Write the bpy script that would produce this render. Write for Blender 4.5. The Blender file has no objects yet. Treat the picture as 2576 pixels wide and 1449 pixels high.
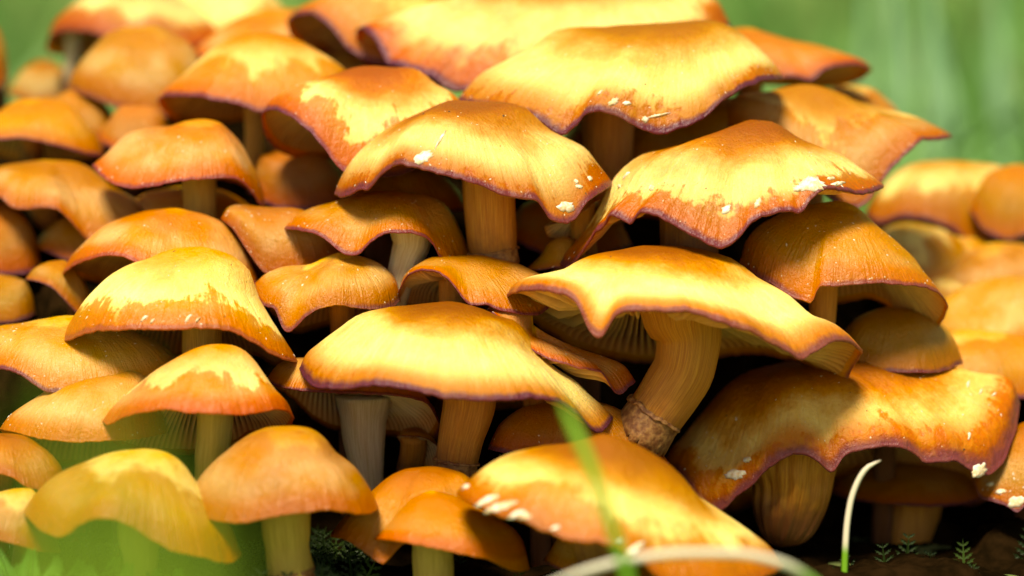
import bpy, math, random
import numpy as np
from mathutils import Vector, noise

random.seed(7); rng = np.random.default_rng(7)
SC = bpy.context.scene; COL = SC.collection
R = math.radians

# ------------------------------------------------------------------ camera, sky, sun, exposure
S = 7.5e-5                       # metres per traced unit at the subject
FL = 105 / 36 * 2576             # focal length in traced units
PITCH = R(6.0)
F = np.array([0, math.cos(PITCH), -math.sin(PITCH)])
UP = np.array([0, math.sin(PITCH), math.cos(PITCH)])
RT = np.array([1.0, 0, 0])
CAM = -F * FL * S
cd = bpy.data.cameras.new('camera'); cam = bpy.data.objects.new('camera', cd); COL.objects.link(cam)
cam.location = CAM; cam.rotation_euler = (R(90) - PITCH, 0, 0)
cd.lens = 105; cd.sensor_width = 36; cd.clip_start = .01; cd.clip_end = 400
cd.dof.use_dof = True; cd.dof.focus_distance = (FL - 210) * S; cd.dof.aperture_fstop = 6.8
SC.camera = cam

SUN_EL, SUN_AZ = 56, -14          # the sun stands behind the camera, to the right
w = bpy.data.worlds.new('World'); SC.world = w; w.use_nodes = True
nt = w.node_tree; bg = nt.nodes['Background']
sky = nt.nodes.new('ShaderNodeTexSky'); sky.sky_type = 'NISHITA'; sky.sun_disc = False
sky.sun_elevation = R(SUN_EL); sky.sun_rotation = R(180 - SUN_AZ)
nt.links.new(sky.outputs[0], bg.inputs[0]); bg.inputs[1].default_value = .10
sd = bpy.data.lights.new('sun', 'SUN'); sd.energy = 5.0; sd.angle = R(18); sd.color = (1, .985, .94)
so = bpy.data.objects.new('sun', sd); COL.objects.link(so)
so.rotation_euler = (R(90 - SUN_EL), 0, R(SUN_AZ))
SC.view_settings.view_transform = 'Standard'; SC.view_settings.look = 'None'
SC.view_settings.exposure = .36; SC.view_settings.gamma = 1
SC.view_settings.use_white_balance = True; SC.view_settings.white_balance_temperature = 8800   # warm camera white balance
SC.render.engine = 'CYCLES'; SC.cycles.use_denoising = True
SC.cycles.max_bounces = 10; SC.cycles.diffuse_bounces = 5; SC.cycles.transmission_bounces = 6

# ------------------------------------------------------------------ helpers
def P(u, v, y):
    """world points on the sight lines of traced positions u,v at depth y (all in traced units)"""
    u, v, y = np.broadcast_arrays(np.asarray(u, float), np.asarray(v, float), np.asarray(y, float))
    d = F + RT * ((u - 1288) / FL)[..., None] + UP * ((724.5 - v) / FL)[..., None]
    t = (y * S - CAM[1]) / d[..., 1]
    return CAM + d * t[..., None]

def project(p):
    q = np.asarray(p) - CAM; z = q @ F
    return 1288 + q @ RT / z * FL, 724.5 - q @ UP / z * FL

def pchip(x, y, q):
    x = np.asarray(x, float); y = np.asarray(y, float)
    for i in range(1, len(x)):
        if x[i] <= x[i-1]: x[i] = x[i-1] + .5
    h = np.diff(x); d = np.diff(y) / h; m = np.zeros_like(y)
    if len(x) > 2:
        ok = d[:-1] * d[1:] > 0
        w1 = 2*h[1:] + h[:-1]; w2 = h[1:] + 2*h[:-1]
        with np.errstate(all='ignore'):
            mm = (w1 + w2) / (w1 / d[:-1] + w2 / d[1:])
        m[1:-1] = np.where(ok, mm, 0)
    m[0], m[-1] = d[0], d[-1]
    q = np.clip(q, x[0], x[-1]); i = np.clip(np.searchsorted(x, q) - 1, 0, len(h) - 1)
    t = (q - x[i]) / h[i]
    return ((2*t**3 - 3*t**2 + 1)*y[i] + (t**3 - 2*t**2 + t)*h[i]*m[i] + (-2*t**3 + 3*t**2)*y[i+1] + (t**3 - t**2)*h[i]*m[i+1])

def circ_smooth(a, sig):
    n = len(a); k = np.arange(n); k = np.minimum(k, n - k); g = np.exp(-.5*(k/sig)**2); g /= g.sum()
    return np.real(np.fft.ifft(np.fft.fft(a) * np.fft.fft(g)))

def sm(x, a, b):
    t = np.clip((x - a) / (b - a), 0, 1); return t*t*(3 - 2*t)

def obj(name, verts, faces, mat, parent=None, smooth=True, attrs=None):
    me = bpy.data.meshes.new(name)
    verts = np.asarray(verts, float)
    if parent is not None: verts = verts - np.array(parent_loc(parent))
    me.from_pydata(verts.tolist(), [], faces if isinstance(faces, list) else faces.tolist())
    if smooth: me.polygons.foreach_set('use_smooth', [True]*len(me.polygons))
    for k, a in (attrs or {}).items():
        a = np.asarray(a, np.float32)
        if a.ndim == 1:
            at = me.attributes.new(k, 'FLOAT', 'POINT'); at.data.foreach_set('value', a)
        else:
            at = me.attributes.new(k, 'FLOAT_VECTOR', 'POINT'); at.data.foreach_set('vector', a.ravel())
    me.materials.append(mat); me.update()
    o = bpy.data.objects.new(name, me); COL.objects.link(o)
    if parent is not None: o.parent = parent
    return o

def parent_loc(p):
    l = Vector((0, 0, 0))
    while p is not None: l = l + p.location; p = p.parent
    return l

def tag(o, label=None, cat=None, group=None, kind=None):
    for k, v in (('label', label), ('category', cat), ('group', group), ('kind', kind)):
        if v: o[k] = v
    return o

def empty(name, loc):
    o = bpy.data.objects.new(name, None); COL.objects.link(o); o.location = loc; o.empty_display_size = .005
    return o

def grid_faces(nr, na, off=0, close=True, flip=False):
    i = np.arange(nr - 1)[:, None]; j = np.arange(na if close else na - 1)[None]; k = (j + 1) % na
    f = np.stack([i*na + j, i*na + k, (i+1)*na + k, (i+1)*na + j], -1).reshape(-1, 4) + off
    return f[:, ::-1] if flip else f

def n3(p, f=1.0, seed=0.0):
    return noise.noise(Vector((p[0]*f + seed, p[1]*f - seed*.7, p[2]*f + seed*.3)))

# ------------------------------------------------------------------ materials
class NT:
    def __init__(s, name):
        s.m = bpy.data.materials.new(name); s.m.use_nodes = True; s.t = s.m.node_tree
        s.b = s.t.nodes['Principled BSDF']
    def n(s, typ, **kw):
        x = s.t.nodes.new('ShaderNode' + typ)
        for k, v in kw.items(): setattr(x, k, v)
        return x
    def l(s, a, b): s.t.links.new(a, b)
    def val(s, sock, v):
        if hasattr(v, 'is_linked') or isinstance(v, bpy.types.NodeSocket): s.l(v, sock)
        else: sock.default_value = v
    def math(s, op, a, b=0.0, c=None, clamp=False):
        x = s.n('Math', operation=op, use_clamp=clamp); s.val(x.inputs[0], a); s.val(x.inputs[1], b)
        if c is not None: s.val(x.inputs[2], c)
        return x.outputs[0]
    def step(s, v, a, b):
        x = s.n('MapRange', interpolation_type='SMOOTHSTEP'); s.val(x.inputs['Value'], v)
        s.val(x.inputs['From Min'], a); s.val(x.inputs['From Max'], b); return x.outputs['Result']
    def mix(s, f, a, b, mode='MIX'):
        x = s.n('Mix', data_type='RGBA', blend_type=mode); s.val(x.inputs[0], f)
        for i, c in ((6, a), (7, b)):
            if isinstance(c, tuple): x.inputs[i].default_value = (*c, 1)
            else: s.l(c, x.inputs[i])
        return x.outputs[2]
    def attr(s, name, obj=False):
        x = s.n('Attribute', attribute_name=name); x.attribute_type = 'OBJECT' if obj else 'GEOMETRY'; return x
    def noise(s, vec, scale, detail=3, rough=.55, dist=0):
        x = s.n('TexNoise'); s.l(vec, x.inputs['Vector']); x.inputs['Scale'].default_value = scale
        x.inputs['Detail'].default_value = detail; x.inputs['Roughness'].default_value = rough
        x.inputs['Distortion'].default_value = dist; return x.outputs['Fac']
    def bump(s, h, dist, strength=1.0):
        x = s.n('Bump'); x.inputs['Strength'].default_value = strength; x.inputs['Distance'].default_value = dist
        s.l(h, x.inputs['Height']); s.l(x.outputs[0], s.b.inputs['Normal'])
    def set(s, **kw):
        for k, v in kw.items(): s.val(s.b.inputs[k.replace('_', ' ')], v)

def cap_material():
    t = NT('mushroom_cap')
    r = t.attr('radial').outputs['Fac']; av = t.attr('polar').outputs['Vector']
    dry = t.attr('dry', True).outputs['Fac']; umb = t.attr('umbo', True).outputs['Fac']
    seed = t.attr('seed', True).outputs['Fac']; dark = t.attr('rimdark', True).outputs['Fac']
    warm = t.attr('warm', True).outputs['Fac']; pale = t.attr('pale', True).outputs['Fac']
    sv = t.n('CombineXYZ'); t.l(seed, sv.inputs[0]); t.l(seed, sv.inputs[1])
    add = t.n('VectorMath', operation='ADD'); t.l(av, add.inputs[0]); t.l(sv.outputs[0], add.inputs[1])
    pv = add.outputs[0]                                   # (cos, sin, radial) + seed
    st = t.n('VectorMath', operation='MULTIPLY'); t.l(pv, st.inputs[0]); st.inputs[1].default_value = (1, 1, .13)
    fib = t.noise(st.outputs[0], 26, 3, .6)               # radial fibres
    low = t.noise(pv, 1.5, 2, .5)
    tc = t.n('TexCoord').outputs['Object']
    mott = t.noise(tc, 330, 4, .6); fine = t.noise(tc, 2600, 3, .6); grain = t.noise(tc, 900, 3, .7)
    big = t.noise(tc, 110, 2, .5)
    # where the cap has dried out: jagged along the fibres
    q = t.math('MULTIPLY_ADD', t.math('SUBTRACT', low, .5), .75, r)
    q = t.math('MULTIPLY_ADD', t.math('SUBTRACT', fib, .5), .20, q)
    q = t.math('MULTIPLY_ADD', t.math('SUBTRACT', mott, .5), .36, q)
    q = t.math('MULTIPLY_ADD', t.math('SUBTRACT', grain, .5), .10, q)
    soft = t.attr('soft', True).outputs['Fac']
    dm = t.math('SUBTRACT', 1.0, t.step(q, t.math('SUBTRACT', dry, soft), t.math('ADD', dry, soft)))
    wet = t.mix(t.step(big, .35, .68), (.50, .215, .030), (.42, .140, .008))
    wet = t.mix(warm, wet, (.30, .088, .003))
    wet = t.mix(t.math('MULTIPLY', t.step(big, .28, .62), pale), wet, (.62, .345, .14))
    dcol = t.mix(t.step(mott, .3, .72), (.86, .46, .04), (.93, .66, .17))
    dcol = t.mix(t.math('MULTIPLY', t.step(fib, .5, .75), .55), dcol, (.95, .78, .34))
    dcol = t.mix(t.math('MULTIPLY', t.step(r, .15, .60), .5), dcol, (.95, .81, .42))
    col = t.mix(dm, wet, dcol)
    ur = t.math('MULTIPLY_ADD', t.math('SUBTRACT', big, .5), .35, r)
    ur = t.math('DIVIDE', ur, t.attr('usize', True).outputs['Fac'])
    ur = t.math('MULTIPLY_ADD', t.math('SUBTRACT', grain, .5), .14, ur)
    halo = t.math('MULTIPLY', t.math('SUBTRACT', 1.0, t.step(ur, .34, .95)), umb)
    col = t.mix(halo, col, (.64, .20, .004))
    core = t.math('MULTIPLY', t.math('SUBTRACT', 1.0, t.step(ur, .26, .84)), umb)
    col = t.mix(t.math('MULTIPLY', core, .85), col, (.22, .050, .005))
    rr = t.math('MULTIPLY_ADD', t.math('SUBTRACT', low, .5), .02, r)
    rr = t.math('MULTIPLY_ADD', t.math('SUBTRACT', mott, .5), .03, rr)
    col = t.mix(t.math('MULTIPLY', t.step(rr, .80, .985), .88), col, (.44, .090, .008))
    col = t.mix(t.math('MULTIPLY', t.step(rr, .971, .998), t.math('MULTIPLY', dark, t.step(low, .20, .42))), col, (.11, .027, .045))
    stain = t.noise(tc, 75, 5, .62)
    col = t.mix(t.math('MULTIPLY', t.step(stain, .50, .74), .34), col, (.24, .085, .012))
    # dark pin pricks
    vo = t.n('TexVoronoi'); vo.inputs['Scale'].default_value = 190; t.l(tc, vo.inputs['Vector'])
    col = t.mix(t.math('MULTIPLY', t.math('LESS_THAN', vo.outputs['Distance'], .035), .7), col, (.08, .03, .01))
    rough = t.math('MULTIPLY_ADD', dm, .20, t.math('MULTIPLY_ADD', mott, .16, .24))
    wn = t.n('TexWhiteNoise', noise_dimensions='1D'); t.l(seed, wn.inputs['W'])
    hs = t.n('HueSaturation'); t.l(col, hs.inputs['Color'])
    sp = t.n('SeparateColor'); t.l(wn.outputs['Color'], sp.inputs[0])
    t.l(t.math('MULTIPLY_ADD', sp.outputs[0], .020, .492), hs.inputs['Hue']); t.l(t.math('MULTIPLY_ADD', sp.outputs[1], .28, .84), hs.inputs['Value'])
    hs.inputs['Saturation'].default_value = 1.07; col = hs.outputs[0]
    t.set(Base_Color=col, Roughness=rough, Subsurface_Weight=.32, Subsurface_Scale=.003)
    t.b.inputs['Subsurface Radius'].default_value = (1.0, .42, .10)
    t.b.inputs['IOR'].default_value = 1.38; t.val(t.b.inputs['Specular IOR Level'], t.math('MULTIPLY_ADD', dm, -.04, .42))
    h = t.math('MULTIPLY_ADD', fine, .25, t.math('MULTIPLY', fib, .9))
    h = t.math('MULTIPLY_ADD', dm, .25, h); h = t.math('MULTIPLY_ADD', grain, .5, h)
    h = t.math('MULTIPLY_ADD', t.noise(tc, 700, 4, .65, .6), .9, h)
    t.bump(h, .00036, .9)
    return t.m

def simple(name, c1, c2, scale=300, rough=.6, sss=0.0, bump=.0, detail=4, rad=(1, .4, .1), sscale=.003, lo=.35, hi=.7):
    t = NT(name); tc = t.n('TexCoord').outputs['Object']; n = t.noise(tc, scale, detail, .6)
    t.set(Base_Color=t.mix(t.step(n, lo, hi), c1, c2), Roughness=rough)
    if sss: t.set(Subsurface_Weight=sss, Subsurface_Scale=sscale); t.b.inputs['Subsurface Radius'].default_value = rad
    if bump: t.bump(n, bump, .8)
    return t.m

def gill_material():
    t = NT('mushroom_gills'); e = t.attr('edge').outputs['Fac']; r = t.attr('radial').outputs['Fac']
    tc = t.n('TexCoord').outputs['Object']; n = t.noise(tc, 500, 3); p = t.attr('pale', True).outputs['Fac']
    c = t.mix(e, (.12, .036, .006), (.78, .42, .13)); c = t.mix(t.math('MULTIPLY', t.step(n, .35, .7), .35), c, (.44, .20, .05))  # shade in the grooves painted in: dark between blades, light on their edges
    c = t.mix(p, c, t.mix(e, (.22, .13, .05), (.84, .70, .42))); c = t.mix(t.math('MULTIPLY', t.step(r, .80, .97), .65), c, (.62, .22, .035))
    t.set(Base_Color=c, Roughness=.6, Subsurface_Weight=.3, Subsurface_Scale=.002)
    t.b.inputs['Subsurface Radius'].default_value = (1, .4, .1)
    return t.m

def stem_material():
    t = NT('mushroom_stem'); h = t.attr('along').outputs['Fac']; av = t.attr('polar').outputs['Vector']
    p = t.attr('pale', True).outputs['Fac']; dk = t.attr('foot', True).outputs['Fac']; seed = t.attr('seed', True).outputs['Fac']
    sv = t.n('CombineXYZ'); t.l(seed, sv.inputs[0]); t.l(seed, sv.inputs[2])
    add = t.n('VectorMath', operation='ADD'); t.l(av, add.inputs[0]); t.l(sv.outputs[0], add.inputs[1])
    st = t.n('VectorMath', operation='MULTIPLY'); t.l(add.outputs[0], st.inputs[0]); st.inputs[1].default_value = (1, 1, .12)
    fib = t.noise(st.outputs[0], 30, 4, .7); tc = t.n('TexCoord').outputs['Object']; n = t.noise(tc, 420, 4, .6)
    c = t.mix(t.step(fib, .35, .68), (.50, .155, .010), (.74, .33, .040))
    c = t.mix(p, c, t.mix(t.step(fib, .4, .65), (.62, .50, .26), (.84, .78, .56)))
    c = t.mix(t.attr('lime', True).outputs['Fac'], c, t.mix(t.step(fib, .35, .65), (.46, .36, .05), (.66, .55, .10)))  # green haze in front of these stems, painted into their colour
    hh = t.math('MULTIPLY_ADD', t.math('SUBTRACT', n, .5), .25, h)
    c = t.mix(t.math('MULTIPLY', t.step(hh, t.math('SUBTRACT', 1.0, dk), t.math('SUBTRACT', 1.35, dk)), .92), c, (.13, .035, .008))
    t.set(Base_Color=c, Roughness=.5, Subsurface_Weight=.2, Subsurface_Scale=.003)
    t.b.inputs['Subsurface Radius'].default_value = (1, .4, .1)
    t.bump(t.math('MULTIPLY_ADD', n, .3, fib), .0003, .9)
    return t.m

M = dict(
    cap=cap_material(), gills=gill_material(), stem=stem_material(),
    ring=simple('torn_veil', (.17, .055, .012), (.42, .20, .06), 900, .6, .2, .0002),
    veil=simple('white_veil', (.62, .44, .22), (.88, .80, .66), 900, .6, .2, .0001),
    crumb=simple('soil_crumb', (.02, .012, .008), (.06, .03, .015), 900, .8),
    soil=simple('rotten_wood', (.005, .003, .001), (.018, .009, .003), 160, .85, 0, .002),  # shade put into the colour: near black, keeps sunlit gaps dark
    ground=simple('ground_litter', (.10, .16, .035), (.20, .25, .07), 14, .9, 0, .003),
    meadow=simple('meadow_grass', (.06, .19, .022), (.14, .34, .08), 2.2, .55, lo=.3, hi=.65),
    tallgrass=simple('tall_grass', (.16, .36, .16), (.26, .46, .25), 30, .4),
    moss=simple('moss', (.012, .032, .003), (.035, .075, .006), 120, .55),
    fern=simple('fresh_moss', (.12, .34, .03), (.20, .46, .08), 200, .5),
    limeblade=simple('lime_grass', (.16, .30, .02), (.24, .38, .03), 60, .5),
)

def blade_material(name, c1, c2, a, b):
    t = NT(name); h = t.attr('along').outputs['Fac']; tc = t.n('TexCoord').outputs['Object']; n = t.noise(tc, 350, 3)
    q = t.math('MULTIPLY_ADD', t.math('SUBTRACT', n, .5), .12, h)
    t.set(Base_Color=t.mix(t.step(q, a, b), c1, c2), Roughness=.4); return t.m
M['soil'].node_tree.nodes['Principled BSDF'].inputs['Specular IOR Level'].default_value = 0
M['dryblade'] = blade_material('half_dried_grass', (.13, .32, .02), (.66, .60, .46), .38, .48)
M['paleblade'] = blade_material('pale_grass', (.12, .30, .03), (.62, .60, .46), .16, .30)
M['greenblade'] = blade_material('green_grass', (.10, .30, .015), (.17, .38, .03), .2, .8)

# ------------------------------------------------------------------ traced mushrooms
# top: outline of the cap from tip to tip; rim: its near edge; back: its far edge where seen;
# y: depth of its middle; stem: (u, v, width) down the stalk
SH = []
def mush(label, y, top, rim, back=None, stem=None, ratio=.8, dry=.62, umbo=.8, dark=.9, warm=.32, pale=.4, k=3.0,
         stempale=0.0, foot=.45, specks=0, gpale=.0, ring=None, sty=0.0, crumbs=0, flakes=(), soft=.10, usize=.95, lime=0.0, groove=0.0, ua=None):
    SH.append(dict(label=label, y=y, top=top, rim=rim, back=back, stem=stem, ratio=ratio, dry=dry, umbo=umbo, dark=dark,
                   warm=warm, pale=pale, k=k, stempale=stempale, foot=foot, specks=specks, gpale=gpale, ring=ring, sty=sty,
                   crumbs=crumbs, flakes=flakes, soft=soft, usize=usize, lime=lime, groove=groove, ua=ua))

# --- sharp middle of the cluster
mush('broad yellow cap with a torn lobe over a fully visible thick brown stem', 0,
  [(843,482),(850,462),(889,400),(934,360),(989,320),(1059,285),(1109,260),(1139,252),(1209,257),(1284,263),(1324,275),(1354,300),(1389,325),(1434,345),(1474,370),(1504,410),(1529,442),(1541,458)],
  [(843,484),(862,490),(880,486),(896,474),(905,468),(918,474),(932,466),(945,450),(960,432),(1009,408),(1035,412),(1074,425),(1139,440),(1209,460),(1259,482),(1309,493),(1352,498),(1365,515),(1389,549),(1424,556),(1452,541),(1474,505),(1505,482),(1541,460)],
  stem=[(1228,460,132),(1230,520,130),(1233,590,126),(1240,640,118),(1244,690,110)], soft=.035, dry=1.0, umbo=1, specks=60, crumbs=5, k=4, foot=.60,
  ring=(.60,.68,.10), flakes=[(1062,398,26,.5,.55),(1425,522,24,0,.6),(1460,470,9,0,.6),(1112,345,34,1.1,.10),(1480,445,7),(1448,455,6)], usize=.95)
mush('large pale yellow wavy cap with dark purple notched edge arching over a shaded stem', 250,
  [(1152,246),(1170,225),(1209,185),(1259,160),(1334,125),(1379,95),(1434,80),(1509,70),(1584,60),(1659,60),(1717,59),(1777,62),(1837,82),(1887,112),(1927,145),(1957,175),(1969,191)],
  [(1152,250),(1200,262),(1280,275),(1359,300),(1399,325),(1422,336),(1432,316),(1457,300),(1467,278),(1504,272),(1549,285),(1584,302),(1624,320),(1659,330),(1699,322),(1747,302),(1782,280),(1807,255),(1847,227),(1887,210),(1932,194),(1969,193)],
  stem=[(1530,300,134),(1530,360,130),(1528,430,126),(1525,480,120)], soft=.035, dry=1.0, umbo=.9, specks=80, crumbs=6, k=4, foot=.35, dark=1, ratio=.72,
  flakes=[(1540,252,15,.6,.5),(1575,262,10,0,.5),(1660,288,26,.2,.12),(1620,296,8),(1512,235,9,1,.4)])
mush('yellow orange cap with frilled curling lobes and a white patch beside its pointed tip', 0,
  [(1409,655),(1419,635),(1449,600),(1479,560),(1509,510),(1531,460),(1544,440),(1574,410),(1619,385),(1669,370),(1717,357),(1792,345),(1842,325),(1887,301),(1937,303),(1977,320),(2017,345),(2067,372),(2117,395),(2157,420),(2197,445),(2222,463)],
  [(1409,658),(1424,667),(1454,645),(1488,592),(1503,570),(1516,570),(1534,535),(1559,543),(1592,557),(1604,527),(1629,525),(1659,540),(1717,572),(1747,587),(1777,605),(1807,616),(1837,610),(1862,585),(1892,555),(1927,535),(1982,525),(2010,532),(2032,510),(2047,487),(2077,470),(2117,472),(2167,482),(2207,473),(2222,465)],
  stem=[(1735,540,150),(1735,600,145),(1735,680,140)], soft=.035, dry=0.86, umbo=1, specks=70, crumbs=8, k=3.4, foot=.8, dark=.9, ratio=.68,
  flakes=[(2045,463,34,.1,.6),(2010,470,14,.4,.6),(2110,462,30,.15,.18),(1905,512,15,1.2,.5),(1830,525,14,.7,.6),(1575,440,12,1.2,.35),(2090,448,14,.1,.3),(1640,475,8),(1560,470,6)])
mush('smooth orange rimmed cap with a folded lobe and a thick curved ringed stem', -200,
  [(1277,736),(1290,715),(1320,703),(1400,690),(1440,665),(1480,645),(1540,628),(1620,617),(1680,617),(1740,622),(1807,638),(1857,655),(1892,685),(1927,705),(1987,739),(2037,784),(2067,804),(2107,819),(2140,842),(2168,876)],
  [(1277,738),(1300,727),(1350,722),(1400,728),(1440,745),(1462,775),(1478,815),(1494,838),(1508,845),(1524,828),(1540,798),(1562,780),(1634,774),(1717,776),(1767,785),(1827,809),(1892,829),(1942,854),(1977,874),(2017,900),(2037,886),(2070,866),(2110,850),(2140,856),(2168,878)],
  back=[(1277,740),(1295,758),(1340,800),(1400,845),(1460,878),(1530,896),(1620,905),(1750,900),(1900,885),(2017,906),(2050,922),(2090,942),(2122,954),(2145,917),(2168,881)],
  stem=[(1722,800,205),(1733,850,158),(1722,920,150),(1690,980,144),(1648,1040,138),(1615,1090,130)], dry=1.06, umbo=1.1, k=4.5, foot=.50, ring=(.66,.80,.14), dark=.8, ratio=.64, pale=.3, crumbs=2, usize=.80)
mush('plump bright yellow cap with smooth purple edge over a stout ringed stem', -230,
  [(755,918),(768,890),(800,860),(830,835),(859,814),(889,794),(934,779),(1009,771),(1079,764),(1124,759),(1179,766),(1249,794),(1299,814),(1329,844),(1359,889),(1404,924),(1449,954),(1484,989),(1519,1019),(1541,1042)],
  [(755,922),(765,945),(790,966),(859,972),(934,964),(1009,971),(1084,986),(1139,996),(1209,1001),(1289,997),(1359,997),(1399,1004),(1434,1024),(1459,1044),(1480,1068),(1505,1083),(1528,1066),(1541,1046)],
  back=[(755,924),(859,985),(1009,1000),(1219,1020),(1359,1028),(1450,1050),(1505,1085),(1528,1068),(1541,1048)],
  stem=[(1180,1000,130),(1172,1050,122),(1160,1100,112),(1150,1150,104),(1146,1180,96)], dry=1.08, umbo=1.1, k=4, foot=.54, ring=(.66,.76,.10), dark=1, ratio=.74, warm=.1, usize=.80)
mush('sprawling brown and yellow cap with ragged white edge spots over a swollen grooved stem', 60,
  [(1670,1164),(1690,1122),(1717,1095),(1732,1074),(1777,1019),(1817,974),(1867,939),(1942,919),(2017,911),(2147,909),(2242,909),(2317,913),(2392,921),(2457,939),(2517,954),(2547,969),(2564,1004)],
  [(1670,1168),(1717,1196),(1747,1244),(1782,1282),(1806,1278),(1847,1248),(1902,1204),(1932,1172),(1967,1149),(2007,1134),(2042,1141),(2067,1164),(2092,1187),(2107,1164),(2122,1139),(2167,1124),(2227,1116),(2272,1119),(2307,1139),(2342,1159),(2387,1151),(2417,1159),(2442,1176),(2480,1188),(2512,1170),(2537,1124),(2554,1074),(2564,1008)],
  back=[(1670,1170),(1780,1292),(1900,1262),(2050,1215),(2157,1204),(2217,1199),(2267,1209),(2317,1229),(2377,1249),(2432,1267),(2467,1259),(2517,1194),(2564,1012)],
  stem=[(1990,1200,210),(1986,1250,196),(1978,1300,172),(1968,1340,130),(1962,1362,80),(1960,1374,24)], sty=-70, soft=.035, dry=.98, umbo=1.3, warm=.3, specks=60, crumbs=7, k=3.2, foot=.60, ratio=.62, dark=.85, gpale=.15,
  flakes=[(1848,1190,30,.2,.45),(1880,1160,12,.2,.6),(2462,1182,26,.2,.6),(2440,968,12,.9,.3),(2470,985,10,.9,.3),(2500,990,9,.5,.3),(2440,1098,10,1,.3)], ua=1990, usize=1.15, groove=.07)  # umbo shifted and widened: its brown also paints the neighbour's shadow
mush('glossy amber cap with rolled under margin in the shade of the frilled cap', -10,
  [(1858,664),(1880,600),(1950,545),(2030,515),(2107,505),(2147,515),(2177,540),(2207,570),(2242,600),(2277,635),(2307,665),(2327,695),(2355,728),(2385,766)],
  [(1858,667),(1960,722),(1997,745),(2017,750),(2037,762),(2050,746),(2058,714),(2097,716),(2152,711),(2217,708),(2267,713),(2317,717),(2350,728),(2375,748),(2385,768)],
  back=[(1858,670),(2000,754),(2100,760),(2180,745),(2217,754),(2267,800),(2297,825),(2332,842),(2367,810),(2385,770)],
  stem=[(2072,720,74),(2070,770,70),(2066,830,66)], dry=.12, umbo=.4, warm=.55, specks=55, k=4, ratio=.72, dark=.8, crumbs=2)
mush('small brown wavy cap with arched edge showing pale gills and a whitish stem', 40,
  [(716,570),(750,540),(800,518),(859,502),(909,492),(984,482),(1059,485),(1109,505),(1139,540),(1164,590),(1184,635),(1192,652)],
  [(716,572),(765,577),(800,588),(830,608),(850,625),(869,637),(899,640),(914,625),(939,600),(979,582),(1024,582),(1064,590),(1094,615),(1106,645),(1150,664),(1192,656)],
  stem=[(1036,610,96),(1026,640,84),(1010,690,70),(1000,730,64)], stempale=.9, foot=.1, dry=.0, umbo=.2, warm=.75, specks=40, gpale=.35, k=3, crumbs=2, sty=-60)
mush('shiny tan lumpy cap with a puckered lobe beside the gill mouthed brown cap', -60,
  [(639,712),(670,685),(725,665),(775,660),(820,645),(858,635),(889,642),(934,655),(974,680),(999,710),(1007,747)],
  [(639,714),(645,744),(665,766),(695,776),(702,799),(710,824),(725,834),(745,819),(775,789),(820,769),(850,764),(899,772),(950,776),(990,768),(1007,750)],
  back=[(639,716),(700,802),(740,836),(800,824),(850,814),(950,800),(1007,752)], dry=.28, umbo=.3, warm=.25, pale=.8, specks=35, k=2.4)
mush('brown cap with upturned mouth showing crinkled gills behind the plump yellow cap', -80,
  [(1001,734),(1019,690),(1049,668),(1084,652),(1139,645),(1209,647),(1259,655),(1309,665),(1359,685),(1420,722)],
  [(1001,736),(1012,712),(1029,688),(1069,676),(1109,686),(1129,701),(1144,721),(1159,741),(1172,758),(1190,766),(1220,762),(1250,775),(1350,790),(1420,726)],
  back=[(1001,738),(1010,765),(1050,774),(1100,766),(1160,766),(1300,780),(1420,730)], dry=.0, umbo=.2, warm=.7, specks=14, gpale=.2, k=4)
mush('narrow crumpled brown cap with a drooping torn tip wedged beside the curved ringed stem', -200,
  [(1227,772),(1280,778),(1320,802),(1380,842),(1450,872),(1520,892),(1570,917),(1598,955)],
  [(1227,776),(1265,805),(1300,850),(1359,890),(1390,905),(1420,912),(1459,925),(1510,932),(1526,948),(1545,983),(1560,990),(1580,972),(1598,958)],
  dry=0, warm=.7, pale=.6, specks=16, ratio=.5, k=2.5, umbo=.2)
mush('tiny grey brown gilled cap squeezed under the torn lobe of the broad yellow cap', 40,
  [(1368,566),(1420,530),(1470,492),(1512,492)],[(1368,569),(1400,560),(1450,540),(1512,496)],
  back=[(1368,572),(1378,596),(1410,602),(1440,592),(1480,572),(1512,500)], dry=0, warm=.4, gpale=.4, ratio=.7)
mush('small dull brown cap peeping out below the tiny grey brown gilled cap', 30,
  [(1327,672),(1360,640),(1385,606),(1420,596),(1450,610),(1482,646)],[(1327,675),(1350,679),(1390,674),(1425,670),(1482,652)],dry=0, warm=.6, umbo=.1, specks=6)
mush('dim brown cap in deep shade just above the white edged orange cap', -190,
  [(1228,1122),(1260,1060),(1330,1020),(1430,1008),(1530,1018),(1600,1060),(1682,1162)],
  [(1228,1126),(1300,1140),(1500,1152),(1682,1166)], dry=0, warm=.6, umbo=.2, ratio=.55, specks=14)
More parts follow.
